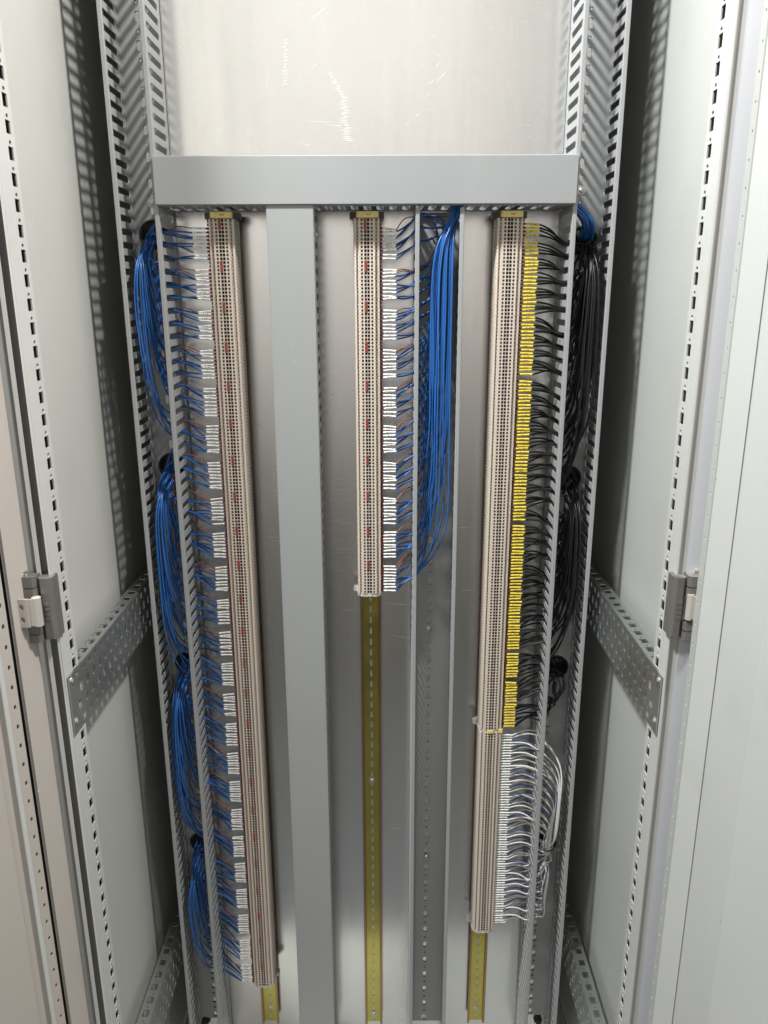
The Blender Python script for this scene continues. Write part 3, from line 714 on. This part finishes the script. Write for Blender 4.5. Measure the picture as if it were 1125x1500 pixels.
# hinges
def hinge(sgn, y0):
    h = empty('hinge', (0,0,0)); h.parent = cab; h.matrix_parent_inverse = Matrix.Translation(-cab.location)
    if sgn < 0:
        row = 890; fx = lambda x, D: PXD(x,row,D)[0]
        D = .826; zt, zb = PXD(60,843,D)[1], PXD(60,941,D)[1]; H = zt-zb
        xa, xb = fx(79,D), fx(58,D)
        k0 = fx(33,D)
    else:
        row = 890; fx = lambda x, D: PXD(x,row,D)[0]
        D = .826; zt, zb = PXD(1000,842,D)[1], PXD(1000,937,D)[1]; H = zt-zb
        xa, xb = fx(984,D), fx(1003,D); k0 = fx(1025,D)
    x0,x1 = sorted((xa,xb)); mb = MB()
    mb.prism([(x0,.846),(x0,D+.004),(x0+.004,D),(x1-.004,D),(x1,D+.004),(x1,.846)], zb+.004, zt-.004)
    for (a,b) in ((zt-.028,zt-.001),(zb+.001,zb+.022)):           # knuckles, each with its split line
        y0_,y1_ = D-.004,.842; q0,q1 = sorted((k0,xb)); m_ = (a+b)/2
        mb.box(q0,q1,y0_,y1_,a,m_-.0009,0,.003); mb.box(q0,q1,y0_,y1_,m_+.0009,b,0,.003); mb.box(q0+.003,q1-.001,y0_+.002,y1_-.001,m_-.001,m_+.001)
    zc = (zt+zb)/2
    for k in range(4): mb.box(x0+.006+0*k,x0+.011,D-.0006,D+.001,zc+.004-k*.006,zc+.0075-k*.006)
    part('hinge_body', mb, 'hinge_grey', h)
    mb = MB()
    if sgn < 0:
        l0,l1 = fx(21,.812),fx(60,.812); za,zb2 = PXD(40,878,.812)[1],PXD(40,919,.812)[1]
        lm = l0+(l1-l0)*.52
        mp = lambda u,v,t: (l0+u,.811+t,v)
        mb.cell(mp,0,zb2,lm-l0,za-zb2,[ngon((lm-l0)*.55,(za-zb2)*.72,.0026,.0036,10),ngon((lm-l0)*.55,(za-zb2)*.27,.0026,.0036,10)],.003,edges='lrtb')
        mb.lathe(((lm+l1)/2,.818,zb2),(0,0,1),[((l1-lm)*.36,0),((l1-lm)*.36,za-zb2)],14); mb.box(lm-.001,(lm+l1)/2,.813,.8155,zb2+.001,za-.001)
        mb.box(l0+.004,lm,.814,.824,zb2+.004,za-.004)
    else:
        l0,l1 = fx(1008,.816),fx(1021,.816); za,zb2 = PXD(1015,874,.816)[1],PXD(1015,911,.816)[1]
        mb.lathe(((l0+l1)/2,.824,zb2),(0,0,1),[((l1-l0)*.42,0),((l1-l0)*.42,za-zb2)],14)
        mb.box((l0+l1)/2,l1+.012,.820,.824,zb2+.002,za-.002)
    part('hinge_leaf', mb, 'hinge_light', h, False)
    for zz, ax in ((zt,1),(zb,-1)):
        mb = MB(); xm = k0+(xb-k0)*.35; mb.lathe((xm,D+.003,zz),(0,0,ax),[(.0045,-.002),(.0045,.0008),(.003,.001),(.003,.004),(.0016,.0045),(.0016,.002)],10)
        part('screw', mb, 'screw_steel', h)
hinge(-1,0); hinge(1,0)
# ------------------------------------------------------------------ punched cross rails on the side walls
def punched_rail(sgn, zt, label):
    X = (XL if sgn < 0 else XR)-sgn*.0006; xi = X-sgn*.0022; y0, y1 = .8415, 1.36; H = .078
    r = empty('punched_rail', (X,y0,zt)); tag(r, label, 'punched rail', 'galvanised punched rails across the side walls')
    mb = MB(); mp = lambda u,v,d: (xi+sgn*d, y0+v, zt-u)
    v = 0
    while y0+v < y1:
        if v < .018: mb.cell(mp, 0, v, H, .018, [], .0016, edges='bl'); v += .018; continue
        hs = [[(.0045,.0025),(.0125,.0025),(.0125,.0110),(.0045,.0110)],[(.0225,.0115),(.0345,.0115),(.0345,.0200),(.0225,.0200)],[(.0435,.0025),(.0545,.0025),(.0545,.0110),(.0435,.0110)],[(.0650,.0115),(.0735,.0115),(.0735,.0200),(.0650,.0200)],
              ngon(.0165,.007,.0013,.0013,6),ngon(.0165,.0165,.0013,.0013,6),ngon(.039,.0055,.0013,.0013,6),ngon(.039,.0165,.0013,.0013,6),ngon(.0595,.0055,.0013,.0013,6),ngon(.0595,.0165,.0013,.0013,6)]
        mb.cell(mp, 0, v, H, .0215, hs, .0022, edges='lr'); v += .0215
    part('side_web', mb, 'bracket_zinc', r)
    mb = MB(); mp = lambda u,v,d: (xi+sgn*(.0008+u), .882+v, zt-.0004-d); v = 0
    while .882+v < y1:
        mb.cell(mp, 0, v, .0205, .025, [[(.0055,.004),(.0155,.004),(.0155,.0165),(.0055,.0165)], ngon(.0105,.0215,.0015,.0015,6)], .0016, edges='lr'); v += .025
    part('top_flange', mb, 'bracket_zinc', r)
    mb = MB(); mp2 = [(xi+sgn*.0008,zt+.0004),(xi+sgn*.0002,zt),(xi,zt-.0015),(xi+sgn*.0016,zt-.0015)]
    mb.prism(mp2, .858, y1, mp=lambda a,b,c:(a,c,b)); part('folded_edge', mb, 'bracket_zinc', r)
    for dz in (-.009,-.064):
        o = link('screw', SCREWXN if sgn > 0 else SCREWX, r); o.location = Vector((xi,y0+.010,zt+dz))-r.location
ZR1, ZR2 = 1.055, .372
punched_rail(-1, ZR1, 'upper galvanised punched rail on the left side wall, ending beside the left hinge')
punched_rail(1, ZR1, 'upper galvanised punched rail on the right side wall, ending beside the right hinge')
punched_rail(-1, ZR2, 'lower galvanised punched rail at the bottom left corner behind the left wiring duct')
punched_rail(1, ZR2, 'lower galvanised punched rail at the bottom right corner beside the right wiring duct')

# black bolt heads at the foot of the plate
for bx_, by_ in ((300,1500),(789,1499)):
    X_, Z_ = PXD(bx_, by_, DB-.01); mb = MB(); mb.lathe((X_,DB-.0002,Z_),(0,-1,0),[(.009,0),(.009,.003),(.0065,.0035),(.006,.009),(.004,.010)],6)
    part('bolt', mb, 'rubber_and_shade', plate)
